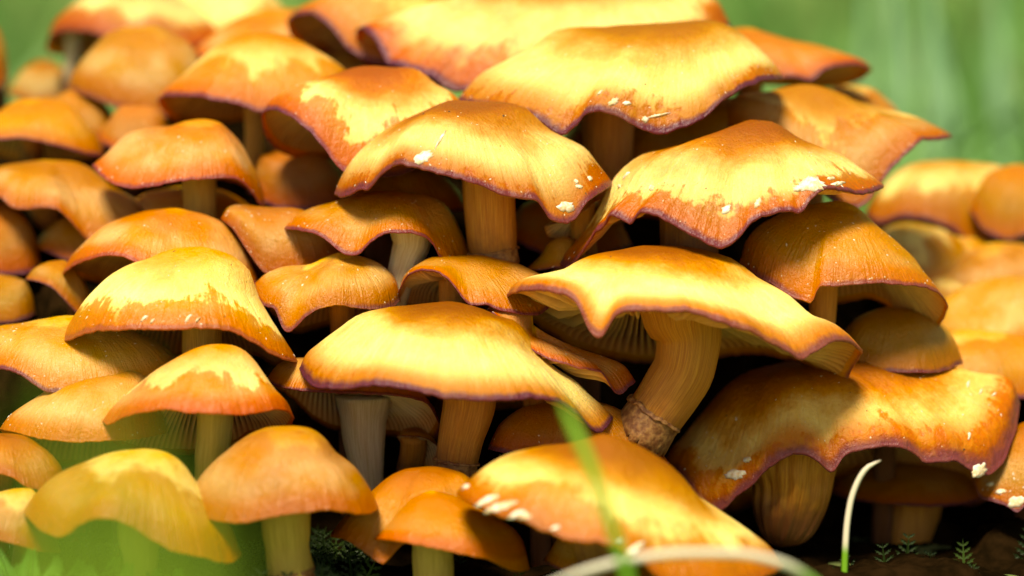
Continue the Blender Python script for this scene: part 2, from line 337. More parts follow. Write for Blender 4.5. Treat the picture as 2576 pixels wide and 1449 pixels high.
# --- behind the middle
mush('yellow cap with open gilled side tucked behind the broad yellow cap', 240,
  [(658,284),(670,260),(700,235),(750,210),(800,197),(858,180),(889,170),(934,166),(984,169),(1024,170),(1059,185),(1094,215),(1139,238),(1202,300)],
  [(658,286),(668,274),(690,272),(725,286),(775,325),(810,360),(850,415),(872,432),(950,442),(1100,400),(1202,304)],
  back=[(658,288),(664,325),(690,366),(725,387),(780,395),(820,392),(1000,380),(1202,306)], soft=.035, dry=0.76, umbo=1, specks=20, k=4, dark=1, gpale=.1)
mush('huge mottled yellow cap rising behind the pale yellow wavy cap', 620,
  [(897,72),(930,58),(959,48),(1009,25),(1069,5),(1150,-22),(1300,-42),(1500,-45),(1700,-35),(1800,-8),(1838,45)],
  [(897,74),(909,66),(934,80),(959,120),(979,155),(1024,166),(1084,186),(1139,222),(1300,235),(1600,200),(1780,150),(1815,100),(1838,62)],
  back=[(897,76),(905,130),(930,166),(979,172),(1150,200),(1838,66)], dry=0.9, umbo=.7, ratio=.6, k=3.4, dark=1, warm=.25)
mush('orange cap with raised dark edge leaning behind the huge mottled yellow cap', 800,
  [(723,46),(740,25),(770,10),(800,-2),(900,-40),(1050,-60),(1200,-40),(1302,22)],
  [(723,48),(742,36),(780,30),(810,45),(840,75),(858,95),(889,130),(930,150),(1050,170),(1200,120),(1302,26)],
  back=[(723,50),(728,78),(760,112),(850,160),(900,172),(1100,160),(1302,30)], dry=.6, umbo=.6, dark=1, ratio=.6, warm=.4)
mush('flat orange cap poking out past the pale yellow wavy cap towards the grass', 720,
  [(1750,130),(1800,85),(1887,70),(1927,87),(1977,102),(2042,112),(2107,127),(2157,145),(2180,156),(2192,170)],
  [(1750,150),(1850,190),(1967,192),(1997,188),(2037,200),(2067,176),(2107,163),(2157,159),(2192,172)],
  back=[(1750,152),(1850,200),(1950,212),(2060,217),(2087,216),(2157,201),(2180,186),(2192,174)], dry=.1, umbo=.4, warm=.45, ratio=.6, k=3)
mush('half dry cap with sharp upturned purple tip against the blurred green grass', 400,
  [(1800,292),(1852,240),(1917,230),(1977,220),(2027,212),(2077,220),(2127,235),(2167,255),(2217,270),(2267,285),(2317,300),(2367,322),(2394,338)],
  [(1800,296),(1900,360),(2050,470),(2150,521),(2180,506),(2222,446),(2257,405),(2292,370),(2322,348),(2362,347),(2394,341)],
  soft=.035, dry=0.62, umbo=.7, pale=.7, specks=10, ratio=.62, k=3, dark=.9)
mush('blurred yellow green cap showing over the shoulder of the sharp tipped cap', 850,
  [(2060,246),(2120,214),(2180,220),(2240,256),(2275,300)],[(2060,250),(2150,290),(2275,305)], dry=.5, umbo=.3)
mush('soft yellow brown cap with orange underside beside the sharp tipped cap', 900,
  [(2175,532),(2195,495),(2217,465),(2257,425),(2307,407),(2392,405),(2467,407),(2517,418),(2570,480),(2602,600)],
  [(2175,536),(2217,560),(2257,543),(2317,545),(2367,560),(2407,580),(2437,610),(2467,620),(2497,605),(2537,590),(2602,606)],
  back=[(2175,540),(2217,590),(2300,602),(2400,636),(2602,610)], dry=.75, umbo=.5, ratio=.6, k=2.6)
mush('blurred orange cap overlapping the soft yellow brown cap', 780,
  [(2438,522),(2470,450),(2500,422),(2560,413),(2640,440),(2702,542)],[(2438,526),(2480,580),(2540,600),(2576,590),(2702,552)], dry=.2, umbo=.5, warm=.4)
mush('smooth pale tan cap below the soft yellow brown cap with orange underside', 800,
  [(2278,650),(2310,604),(2400,590),(2500,606),(2576,630),(2652,682)],[(2278,676),(2400,700),(2560,712),(2652,692)], dry=.25, pale=1, umbo=.2, dark=.3)
mush('yellow blurred cap rim between the smooth pale tan cap and the amber cap', 650,
  [(2278,752),(2330,700),(2420,685),(2520,700),(2602,762)],[(2278,760),(2420,800),(2602,770)], dry=.7, umbo=.5)
mush('shiny pinkish brown cap with scalloped edge above the sprawling brown and yellow cap', 480,
  [(2328,792),(2380,742),(2440,712),(2540,696),(2620,705),(2702,782)],
  [(2328,800),(2370,882),(2400,911),(2427,910),(2457,894),(2482,899),(2497,915),(2517,910),(2537,884),(2575,860),(2650,850),(2702,792)], dry=.0, pale=.9, umbo=.3, specks=12, k=2.4, warm=.15)
mush('brown shaded cap filling the gap between amber cap and sprawling cap', 100,
  [(2098,855),(2160,795),(2250,775),(2340,795),(2400,850),(2422,905)],[(2098,870),(2200,932),(2350,935),(2422,912)], dry=.0, warm=.7, umbo=.2)
mush('yellow blurred cap behind the ragged end of the sprawling brown and yellow cap', 700,
  [(2420,1100),(2480,950),(2540,872),(2600,850),(2750,950),(2802,1102)],[(2420,1112),(2600,1182),(2802,1112)], dry=.95, umbo=.2, warm=0)
mush('brown cap with whitish frayed edge below the ragged end of the sprawling cap', 40,
  [(2448,1202),(2500,1130),(2540,1080),(2600,1060),(2700,1080),(2762,1182)],[(2448,1206),(2467,1252),(2497,1259),(2537,1274),(2562,1290),(2577,1268),(2650,1260),(2762,1192)],
  dry=.3, pale=.9, specks=50, flakes=[(2555,1262,22,.3,.6),(2520,1235,14,.3,.5),(2490,1222,12,.2,.5)])
mush('thin dark brown cap under the sprawling cap with a dirty yellow stem', 280,
  [(2088,1232),(2150,1182),(2300,1165),(2430,1180),(2502,1230)],[(2088,1236),(2140,1252),(2250,1266),(2350,1271),(2440,1262),(2502,1236)],
  stem=[(2298,1262,150),(2292,1310,140),(2285,1350,150),(2280,1440,150)], dry=0, warm=.9, foot=.66, umbo=.2)
# --- the blurred shoulder with the bluish tints
mush('pinkish tan domed cap tilted forward beside the dark rimmed orange yellow cap', 800,
  [(170,222),(180,190),(200,160),(240,115),(280,82),(325,68),(380,65),(435,85),(470,105),(495,135),(515,180),(527,245)],
  [(170,225),(210,236),(250,250),(300,270),(350,286),(400,293),(470,288),(527,250)], dry=.30, umbo=.5, pale=1.0, dark=.6, warm=.05)
mush('orange yellow cap with dark rim behind the open gilled yellow cap', 550,
  [(396,248),(408,228),(425,215),(475,175),(525,125),(575,95),(625,82),(675,80),(725,92),(775,120),(825,145),(858,165),(902,205)],
  [(396,250),(415,238),(475,237),(550,250),(610,262),(655,278),(760,275),(860,245),(902,210)],
  back=[(396,252),(410,272),(440,302),(500,304),(700,292),(902,214)], stem=[(640,280,56),(640,330,54),(640,400,52)], dry=.66, umbo=.7, dark=.9, lime=.4)
mush('low orange cap with dark shadowed underside beside the pinkish tan domed cap', 650,
  [(-122,335),(-60,305),(0,278),(30,260),(75,250),(125,250),(170,265),(210,300),(240,345),(264,388)],
  [(-122,340),(0,348),(50,345),(110,355),(175,372),(225,386),(264,391)], back=[(-122,342),(0,388),(60,402),(150,404),(264,393)], dry=.2, umbo=.5, warm=.25)
mush('reddish brown cap in shade under the pinkish tan domed cap', 760,
  [(60,305),(120,255),(190,225),(250,250),(290,300),(304,360)],[(60,330),(150,352),(250,372),(304,368)], dry=0, warm=.8, umbo=.2)
mush('honey tan cap with even dark rim standing on a straight yellow stem above greenery', 240,
  [(233,412),(260,390),(290,360),(320,335),(370,320),(430,312),(470,302),(510,300),(550,310),(580,335),(610,370),(635,415),(655,460),(668,508)],
  [(233,414),(250,435),(280,457),(325,470),(390,465),(450,452),(500,447),(550,445),(590,446),(615,460),(640,490),(654,512),(668,513)],
  stem=[(502,450,84),(503,500,84),(504,560,82)], dry=.25, umbo=.5, pale=1.0, specks=24, dark=.8, foot=.2, k=3.4, warm=.05, lime=.4)
mush('rippled orange tan cap with red edge beside the honey tan cap', 430,
  [(-62,472),(0,417),(50,407),(110,402),(160,402),(210,415),(250,440),(280,465),(310,480),(350,502),(400,545),(430,592)],
  [(-62,480),(0,492),(25,516),(60,525),(105,518),(135,520),(160,537),(185,560),(205,585),(222,602),(300,612),(430,597)], dry=.15, umbo=.5, pale=1.0, dark=.5, k=2.6, warm=.05)
mush('orange brown cap hanging below the rippled orange tan cap', 400,
  [(-122,600),(-60,530),(0,510),(50,530),(85,580),(100,640),(105,672)],[(-122,690),(0,688),(60,688),(95,676),(105,675)], dry=.1, warm=.5)
mush('wet tan cap with thin striped edge behind the cap sprinkled with soil', 100,
  [(158,682),(175,650),(210,615),(260,575),(320,545),(380,530),(440,523),(490,527),(540,545),(575,570),(600,600),(625,640),(645,685),(652,702)],
  [(158,685),(185,665),(215,652),(265,640),(300,640),(325,647),(350,662),(450,720),(600,732),(652,706)],
  back=[(158,687),(185,692),(300,720),(450,742),(652,708)], dry=.16, umbo=.5, pale=1.0, specks=24, dark=.6, warm=.05)
mush('wet beige cap with glinting white specks behind the shiny tan lumpy cap', 120,
  [(556,547),(575,525),(610,518),(650,519),(690,522),(740,524),(790,536),(830,560),(862,622)],
  [(556,549),(590,577),(610,611),(635,646),(655,676),(668,686),(730,690),(800,680),(862,626)], dry=0, umbo=.5, pale=1.0, specks=50, dark=.5, warm=.05)
mush('olive brown cap in shadow under the open gilled yellow cap', 450,
  [(628,440),(660,385),(720,372),(800,382),(860,430),(882,485)],[(628,480),(700,520),(800,526),(882,500)], dry=.2, warm=.6, umbo=.3)
mush('small orange cap peeking past the wet tan cap with striped edge', 140,
  [(65,699),(90,672),(125,657),(160,655),(200,690),(228,740),(242,792)],[(65,702),(90,706),(130,722),(170,762),(200,790),(242,797)], dry=.1, warm=.4, umbo=.4)
mush('dull orange brown cap below the hanging orange brown cap', 300,
  [(-102,745),(-50,702),(0,690),(60,702),(82,740),(90,782)],[(-102,790),(0,812),(60,802),(90,788)], dry=0, warm=.6, umbo=.3)
mush('tall yellow cap sprinkled with black soil crumbs on top over a green shaded hollow', -150,
  [(153,852),(170,820),(190,789),(215,754),(245,724),(280,695),(325,675),(380,655),(415,635),(460,622),(500,620),(540,628),(580,645),(610,670),(632,695),(641,725),(650,754),(670,789),(700,834),(725,869),(748,903)],
  [(153,855),(170,852),(215,834),(275,826),(350,824),(450,824),(525,821),(575,826),(600,836),(640,859),(690,889),(725,902),(748,906)],
  back=[(153,857),(210,876),(260,888),(400,896),(550,884),(650,892),(690,916),(725,910),(748,908)],
  stem=[(508,826,100),(508,870,98),(508,940,96)], soft=.035, dry=0.86, umbo=.5, pale=.5, specks=40, crumbs=3, dark=.55, foot=.2, k=3.4, warm=.15,
  flakes=[(365,800,12,.9,.3),(470,798,12,1.1,.3),(385,806,9,1,.3),(498,803,9,.8,.3)], lime=.5)
mush('speckled wet tan cap with raised rim next to the cap sprinkled with soil', -80,
  [(-82,900),(-40,845),(0,819),(50,809),(115,801),(175,794),(260,800),(340,838),(420,880),(482,932)],
  [(-82,905),(0,924),(30,929),(60,944),(85,961),(112,981),(200,990),(350,962),(482,936)], dry=.45, umbo=.4, pale=.8, specks=60, warm=.2)
mush('smooth beige cap with white dotted crest beneath the speckled wet tan cap', -230,
  [(0,1075),(20,1049),(50,1024),(85,999),(120,979),(170,964),(225,956),(270,938),(310,931),(350,939),(400,1000),(422,1082)],
  [(0,1077),(30,1082),(75,1094),(125,1104),(190,1109),(260,1106),(350,1100),(422,1086)],
  back=[(0,1079),(50,1119),(90,1144),(140,1169),(200,1170),(350,1130),(422,1090)], dry=.0, pale=1.0, umbo=.5, specks=50, dark=.15, warm=.05)
mush('bell shaped cap with one round yellow dry patch on a lime yellow stem', -360,
  [(258,1054),(280,1024),(310,994),(350,959),(395,924),(440,899),(490,876),(540,866),(580,869),(615,884),(645,914),(670,949),(700,989),(725,1014),(739,1046)],
  [(258,1057),(272,1065),(300,1050),(350,1034),(425,1026),(475,1034),(535,1036),(590,1039),(650,1034),(700,1026),(722,1030),(739,1048)],
  back=[(258,1060),(290,1112),(400,1139),(480,1139),(600,1112),(630,1088),(700,1090),(730,1070),(739,1050)],
  stem=[(542,1040,86),(540,1090,84),(530,1150,74),(525,1200,66)], stempale=.25, foot=.05, soft=.035, dry=0.68, umbo=.45, warm=.08, pale=.9, dark=.25, gpale=.2, k=4, lime=.9)
mush('blurred orange pink cap on a yellow stem with a shaggy dark foot', -520,
  [(455,1280),(480,1239),(515,1189),(560,1144),(615,1109),(675,1084),(740,1074),(785,1081),(820,1104),(845,1134),(889,1164),(924,1214),(940,1245),(951,1272)],
  [(455,1283),(500,1295),(550,1307),(610,1312),(660,1302),(715,1290),(775,1285),(825,1277),(858,1282),(909,1290),(934,1286),(951,1275)],
  stem=[(718,1285,116),(720,1340,112),(722,1375,104),(735,1460,110)], dry=.36, umbo=.5, pale=1.0, dark=.1, foot=.42, ring=(.62,.95,.28,False), k=4, warm=.05, lime=.7)
mush('drooping yellow olive cap with a deep wave over a bright lime stem', -560,
  [(60,1284),(80,1254),(115,1214),(160,1184),(215,1164),(275,1144),(325,1134),(380,1131),(430,1144),(465,1169),(490,1204),(540,1262),(580,1318),(607,1390)],
  [(60,1287),(85,1314),(120,1339),(150,1345),(175,1336),(210,1309),(250,1299),(290,1301),(330,1319),(370,1344),(410,1369),(450,1384),(500,1394),(540,1406),(575,1412),(607,1395)],
  stem=[(350,1300,96),(352,1350,96),(355,1400,84),(356,1450,70)], stempale=.3, foot=.0, dry=.55, umbo=.2, dark=.1, k=1.6, warm=.1, lime=1.0)
mush('pale blurred cap by the mossy ground next to the drooping yellow olive cap', -480,
  [(-122,1285),(-60,1248),(0,1238),(40,1231),(75,1230),(105,1262),(130,1310),(152,1375)],[(-122,1300),(0,1357),(50,1370),(100,1385),(152,1388)], dry=.5, pale=1, umbo=.1, dark=.05, warm=.0)
mush('orange brown cap between the smooth beige cap and the pale blurred cap', -360,
  [(-122,1150),(-50,1096),(0,1092),(50,1098),(100,1122),(150,1167),(172,1217)],[(-122,1180),(0,1190),(30,1197),(60,1219),(75,1225),(120,1231),(172,1221)], dry=.15, warm=.4, dark=.3)
mush('flat cap with fanned pale gills on a whitish stem below the plump yellow cap', -140,
  [(670,951),(700,920),(740,907),(820,905),(900,915),(980,940),(1050,985),(1090,1020),(1108,1066)],
  [(670,953),(700,969),(775,981),(859,985),(1000,992),(1075,1012),(1108,1068)],
  back=[(670,955),(740,1004),(790,1052),(830,1076),(900,1088),(1000,1097),(1049,1111),(1080,1115),(1098,1094),(1108,1070)],
  stem=[(914,1060,112),(915,1095,104),(920,1150,90),(928,1215,70)], sty=60, stempale=.8, foot=.12, dry=.2, pale=.7, gpale=.55, ratio=.7, umbo=.2)
mush('torn grey brown gilled fragment beside the ringed stem of the plump yellow cap', -90,
  [(998,1094),(1040,1082),(1090,1100),(1112,1152)],[(998,1096),(1050,1097),(1100,1122),(1112,1154)],
  back=[(998,1098),(1030,1142),(1060,1167),(1090,1180),(1112,1158)], dry=0, gpale=.4, warm=.4)
mush('rust brown cap with a hanging pointed lobe behind the small smooth orange cap', -400,
  [(833,1345),(870,1302),(920,1252),(984,1199),(1034,1181),(1084,1176),(1139,1189),(1179,1204),(1202,1246)],
  [(833,1348),(859,1351),(909,1380),(949,1410),(964,1417),(984,1396),(1009,1368),(1060,1345),(1150,1305),(1202,1250)], dry=.15, warm=.5, k=2.2, dark=.3)
mush('small smooth orange cap on a thin yellow green stem beside the white edged orange cap', -500,
  [(942,1350),(974,1314),(1009,1274),(1039,1246),(1084,1234),(1144,1252),(1184,1277),(1249,1309),(1289,1329),(1319,1369),(1331,1424)],
  [(942,1353),(984,1356),(1039,1365),(1109,1379),(1169,1391),(1224,1402),(1259,1419),(1309,1434),(1331,1429)],
  stem=[(1090,1370,96),(1090,1420,96),(1090,1480,94)], dry=.0, warm=.45, pale=.3, umbo=.3, dark=.15, foot=.1, stempale=.1, lime=.6)
mush('orange cap with thick white flakes along its edge, crossed by blurred grass', -640,
  [(1152,1235),(1179,1209),(1219,1174),(1269,1144),(1339,1124),(1409,1114),(1469,1099),(1519,1091),(1569,1104),(1609,1124),(1669,1164),(1717,1204),(1747,1244),(1782,1284),(1837,1314),(1887,1349),(1937,1384),(1969,1420)],
  [(1152,1239),(1184,1259),(1219,1274),(1269,1294),(1319,1304),(1359,1324),(1409,1344),(1459,1356),(1509,1359),(1559,1379),(1609,1402),(1650,1440),(1700,1466),(1800,1472),(1900,1452),(1969,1425)],
  dry=0.85, umbo=1, warm=.25, dark=.3, k=4, ratio=.6,
  flakes=[(1172,1222,16,.4,.4),(1222,1258,30,.5,.32),(1258,1276,36,.4,.28),(1300,1290,22,.35,.3),(1322,1300,14,.3,.5),(1395,1330,12,.3,.4),(1600,1382,30,.45,.3),(1555,1362,16,.4,.4)])
mush('dark orange cap low down beneath the white edged orange cap', -430,
  [(1368,1404),(1420,1342),(1500,1330),(1620,1370),(1682,1440)],[(1368,1410),(1500,1470),(1682,1450)], dry=0, warm=.7)
# --- farthest ones
mush('yellow cap with red brown underside and pale stem against the blurred green', 1150,
  [(116,116),(130,68),(160,35),(210,5),(260,-25),(350,-40),(430,-20),(500,20),(562,82)],
  [(116,119),(125,92),(165,74),(215,76),(265,91),(350,118),(450,120),(562,88)], back=[(116,121),(125,130),(180,140),(250,158),(350,160),(562,92)],
  stem=[(185,130,50),(180,170,46),(176,230,44)], stempale=.8, dry=.8, umbo=.3, dark=.6, warm=.4)
mush('bright yellow blurred cap between the pinkish cap and the cap with raised dark edge', 1250,
  [(380,62),(420,5),(500,-40),(620,-40),(700,5),(742,62)],[(380,66),(430,110),(500,130),(600,112),(742,68)], dry=.9, umbo=.1, warm=0)
mush('blurred brown and pink cap behind the orange yellow cap with dark rim', 1000,
  [(478,132),(540,84),(600,44),(680,22),(760,27),(830,62),(862,122)],[(478,135),(520,142),(600,134),(700,142),(862,127)], dry=.35, umbo=.6, pale=.9)
mush('strongly blurred orange cap beyond the low orange cap', 1350,
  [(-152,155),(-80,75),(-20,62),(12,112),(22,205)],[(-152,180),(-60,230),(22,215)], dry=.1, warm=.5)
mush('pale pink blurred cap behind the low orange cap with dark underside', 1300,
  [(18,232),(60,172),(110,150),(170,182),(202,232)],[(18,236),(100,262),(202,240)], dry=.2, pale=1, warm=0)
mush('shadowed brown cap behind the stem of the large pale yellow wavy cap', 470,  # added cap; its dark brown stands in for the shade in this gap
  [(1390,380),(1440,310),(1520,280),(1650,262),(1800,238),(1900,246),(1960,300),(1990,360)],[(1390,400),(1500,440),(1650,450),(1800,440),(1990,380)], dry=0, warm=.9, umbo=.2)
mush('blurred yellow tan cap filling the hollow behind the amber cap shoulder', 720,
  [(2150,640),(2200,590),(2280,560),(2360,570),(2430,620),(2470,700)],[(2150,660),(2250,720),(2380,740),(2470,710)], dry=.6, umbo=.3, pale=.6)
mush('wide blurred tan cap behind the shiny pinkish brown cap', 680,
  [(2330,700),(2400,640),(2500,610),(2600,620),(2720,700),(2760,780)],[(2330,730),(2450,780),(2600,800),(2760,790)], dry=.3, umbo=.3, pale=.9)
mush('blurred amber cap below the shiny pinkish brown cap', 330,
  [(2300,900),(2350,850),(2440,830),(2540,840),(2640,900),(2680,980)],[(2300,930),(2400,980),(2550,1000),(2680,985)], dry=.4, umbo=.4, warm=.3)
mush('dark amber cap deep between the thick brown stem and the small wavy brown cap', 190,  # added cap, fills a black gap with dim amber
  [(850,455),(900,410),(980,400),(1080,420),(1150,470),(1180,520)],[(850,470),(950,520),(1080,540),(1180,525)], dry=0, warm=.8, umbo=.2)
mush('dark amber cap deep between the thick brown stem and the frilled cap lobes', 230,  # another added cap, makes a black gap brown
  [(1270,560),(1320,510),(1400,490),(1490,510),(1560,560),(1590,610)],[(1270,590),(1380,640),(1480,650),(1590,615)], dry=0, warm=.8, umbo=.2)
mush('dim orange cap in the hollow between the rippled cap and the wet tan cap', 420,  # added cap, so the hollow does not go black
  [(90,590),(150,545),(230,530),(300,550),(350,600),(370,640)],[(90,620),(200,660),(300,665),(370,645)], dry=.1, warm=.5, umbo=.3)
mush('dim brown cap in the hollow under the honey tan cap', 430,  # added likewise, dim brown in place of a black hollow
  [(300,520),(370,480),(460,470),(560,480),(630,520),(660,570)],[(300,545),(420,590),(560,595),(660,575)], dry=.1, warm=.6, umbo=.3)
mush('dark red brown cap wedged between the pinkish tan domed cap and the honey tan cap', 640,
  [(250,310),(310,266),(380,270),(430,315),(455,380)],[(250,350),(350,405),(455,390)], dry=0, warm=.85, umbo=.2)
mush('shaded brown cap between the open gilled yellow cap and the cap with raised dark edge', 900,
  [(760,190),(860,128),(960,138),(1040,180),(1070,215)],[(760,215),(900,262),(1070,232)], dry=0, warm=.7, umbo=.2)

# ------------------------------------------------------------------ mushroom builder
NA_S = [0, .05, .10, .16, .22, .28, .34, .40, .46, .52, .57, .62, .67, .71, .75, .79, .82, .85, .88, .905, .925, .945, .96, .972, .982, .99, .996, 1.0]
def shape(m):
    """rim ring, apex and surface function of one cap"""
    top, rim = m['top'], m['rim']
    uL, uR = top[0][0], top[-1][0]; um, hw = (uL + uR)/2, (uR - uL)/2
    na = int(np.clip(hw*.75, 110, 300)) // 2 * 2
    th = np.arange(na) / na * 2*math.pi
    y0 = m['y']; Ry = hw * m['ratio']; sd = hash_f(m['label'])
    m['seed'] = sd
    wob = np.array([noise.noise(Vector((math.cos(a)*1.6 + sd, math.sin(a)*1.6, sd*.37))) for a in th])
    yy = y0 - Ry*np.sin(th)*(1 + .10*wob)
    uu = um + hw*np.cos(th)
    tu, tv = zip(*top); ru, rv = zip(*rim)
    pL = P(uL, tv[0], y0); pR = P(uR, tv[-1], y0)
    front = np.sin(th) >= 0
    vf = pchip(ru, rv, uu); ring = P(uu, vf, yy)
    fx = np.clip((uu - uL)/(uR - uL), 0, 1); zl = pL[2]*(1 - fx) + pR[2]*fx
    if m['back']:
        bu, bv = zip(*m['back']); rb = P(uu, pchip(bu, bv, uu), yy)
    else:
        mir = P(uu, vf, y0 - Ry*np.abs(np.sin(th)))[:, 2] - zl
        rb = P(uu, np.interp(uu, ru, rv), yy); rb[:, 2] = zl + .55*circ_smooth(mir, na*.03) + .03*hw*S*wob*np.abs(np.sin(th))
    ring = np.where(front[:, None], ring, rb)
    zr = circ_smooth(ring[:, 2], .8)
    zr += np.abs(np.sin(th))**.5 * hw*S*np.array([.012*noise.noise(Vector((math.cos(a)*9 + sd, math.sin(a)*9, 2.0))) + .009*noise.noise(Vector((math.cos(a)*24 + sd, math.sin(a)*24, 4.0))) for a in th])
    zs = circ_smooth(zr, na*.035); det = zr - zs
    ua = m['ua'] or tu[int(np.argmin(tv))]; ua = np.clip(ua, um - .38*hw, um + .38*hw)
    ax = P(ua, pchip(tu, tv, ua), y0); za = ax[2]
    s = np.linspace(0, 1, 41)
    def prof(ut, pt):
        u = ua + (ut - ua)*s; z = P(u, pchip(tu, tv, u), y0)[:, 2]
        h = max(za - pt[2], .12*hw*S); p = (z - pt[2])/h; p[0] = 1; p[-1] = 0
        return np.clip(p, -.35, 1.25)
    qL, qR = prof(uL, pL), prof(uR, pR)
    qF = .5*(.5*(qL + qR)) + .5*(1 - s**2.3)
    c = np.cos(th); wR = np.maximum(c, 0)**2; wL = np.maximum(-c, 0)**2; wF = 1 - wR - wL
    Rm = hw*S
    nick = np.array([.016*noise.noise(Vector((math.cos(a)*7 + sd, math.sin(a)*7, 9.0))) + .014*noise.noise(Vector((math.cos(a)*22 + sd, math.sin(a)*22, 6.0))) for a in th])*np.abs(np.sin(th))
    def surf(sv):
        sv = np.atleast_1d(sv)
        p = np.interp(sv, s, qL)[:, None]*wL + np.interp(sv, s, qR)[:, None]*wR + np.interp(sv, s, qF)[:, None]*wF
        z = zs + (za - zs)*p + det*(sv**m['k'])[:, None]
        x = ax[0]*(1 - sv)[:, None] + ring[:, 0]*sv[:, None]
        y = y0*S*(1 - sv)[:, None] + ring[:, 1]*sv[:, None]
        x = x + (ring[:, 0] - ax[0])*nick*(sv**10)[:, None]; y = y + (ring[:, 1] - y0*S)*nick*(sv**10)[:, None]
        b = np.zeros_like(z); env = np.sin(np.pi*np.clip(sv, 0, 1))**.8
        for i in range(len(sv)):
            if env[i] < .02: continue
            for j in range(len(th)):
                b[i, j] = env[i]*(noise.noise(Vector((x[i, j]/Rm*2.2 + sd, y[i, j]/Rm*2.2, sd))) * .030 + noise.noise(Vector((x[i, j]/Rm*1.1 - sd, y[i, j]/Rm*1.1, sd)))*.05
                                  + noise.noise(Vector((x[i, j]/Rm*6 + sd, y[i, j]/Rm*6, sd*2))) * .008)
        return np.stack([x, y, z + b*Rm], -1)
    m.update(na=na, th=th, hw=hw, Rm=Rm, rim3=ring, zr=zr, zs=zs, za=za, ax=ax, surf=surf, det=det)

def hash_f(t):
    h = 0
    for c in t: h = (h*131 + ord(c)) % 99991
    return h / 99991 * 40

for m in SH: shape(m)

# ------------------------------------------------------------------ ground and rotten stump under the cluster
GZ = P(1288, 1530, -450)[2]
def ground_z(x, y):
    bank = .0 if y < .9 else (y - .9)**1.25*.34
    return GZ + min(bank, 14) + .004*noise.noise(Vector((x*6, y*6, 0))) + .02*noise.noise(Vector((x*.8, y*.8, 3)))*min(1, abs(y))
gx = np.sinh(np.linspace(-5.2, 5.2, 90))*.45; gy = np.sinh(np.linspace(-5.0, 5.4, 110))*.45
gv = [(x, y, ground_z(x, y)) for y in gy for x in gx]
tag(obj('ground', gv, grid_faces(len(gy), len(gx), close=False), M['ground']), kind='structure')

soff = np.array([75 + 330*float(sm(-m['y'], -50, 250)) for m in SH])
mr = np.array([m['Rm'] for m in SH]); mq = np.array([m['ratio'] for m in SH])
mc = np.array([[m['ax'][0], m['y']*S, m['zr'].min()] for m in SH])
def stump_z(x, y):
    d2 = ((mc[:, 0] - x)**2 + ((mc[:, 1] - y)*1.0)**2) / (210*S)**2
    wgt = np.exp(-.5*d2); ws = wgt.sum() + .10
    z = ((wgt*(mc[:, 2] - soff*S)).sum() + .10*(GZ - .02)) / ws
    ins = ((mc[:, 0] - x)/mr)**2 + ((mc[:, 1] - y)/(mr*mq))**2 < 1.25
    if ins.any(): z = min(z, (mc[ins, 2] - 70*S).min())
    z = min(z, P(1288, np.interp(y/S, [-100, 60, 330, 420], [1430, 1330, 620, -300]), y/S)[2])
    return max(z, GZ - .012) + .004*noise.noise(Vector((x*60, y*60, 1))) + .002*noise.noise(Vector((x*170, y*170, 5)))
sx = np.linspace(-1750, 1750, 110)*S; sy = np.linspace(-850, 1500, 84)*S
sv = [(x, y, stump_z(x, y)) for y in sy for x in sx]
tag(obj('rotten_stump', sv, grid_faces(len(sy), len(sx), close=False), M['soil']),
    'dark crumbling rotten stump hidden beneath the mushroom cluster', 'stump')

# ------------------------------------------------------------------ cap, gills, stem
def tube(path, rad, ns, flute=.05, seed=0.0, nl=30, groove=0.0):
    path = np.array(path); rad = np.array(rad)
    d = np.r_[0, np.cumsum(np.linalg.norm(np.diff(path, axis=0), axis=1))]; d /= d[-1]
    q = np.linspace(0, 1, nl)
    pts = np.stack([pchip(d, path[:, i], q) for i in range(3)], -1); rr = pchip(d, rad, q)
    V, A, PO = [], [], []
    for i in range(nl):
        tg = pts[min(i+1, nl-1)] - pts[max(i-1, 0)]; tg /= np.linalg.norm(tg)
        a = np.cross(tg, [0, 1, 0]); a /= np.linalg.norm(a); b = np.cross(tg, a)
        for j in range(ns):
            t = j/ns*2*math.pi
            f = 1 + flute*noise.noise(Vector((math.cos(t)*4 + seed, math.sin(t)*4, q[i]*1.2))) + flute*.9*noise.noise(Vector((math.cos(t)*1.2 + seed, math.sin(t)*1.2, q[i]*5)))
            f += groove*(abs(math.sin(t*11 + 1.5*noise.noise(Vector((math.cos(t)*2, math.sin(t)*2, q[i]*2)))))**.6 - .6)
            V.append(pts[i] + rr[i]*f*(math.cos(t)*a + math.sin(t)*b)); A.append(q[i]); PO.append((math.cos(t), math.sin(t), q[i]))
    Fc = grid_faces(nl, ns).tolist()
    Fc.append(list(range(ns))[::-1]); Fc.append([(nl-1)*ns + j for j in range(ns)])
    return V, Fc, A, PO, pts, rr

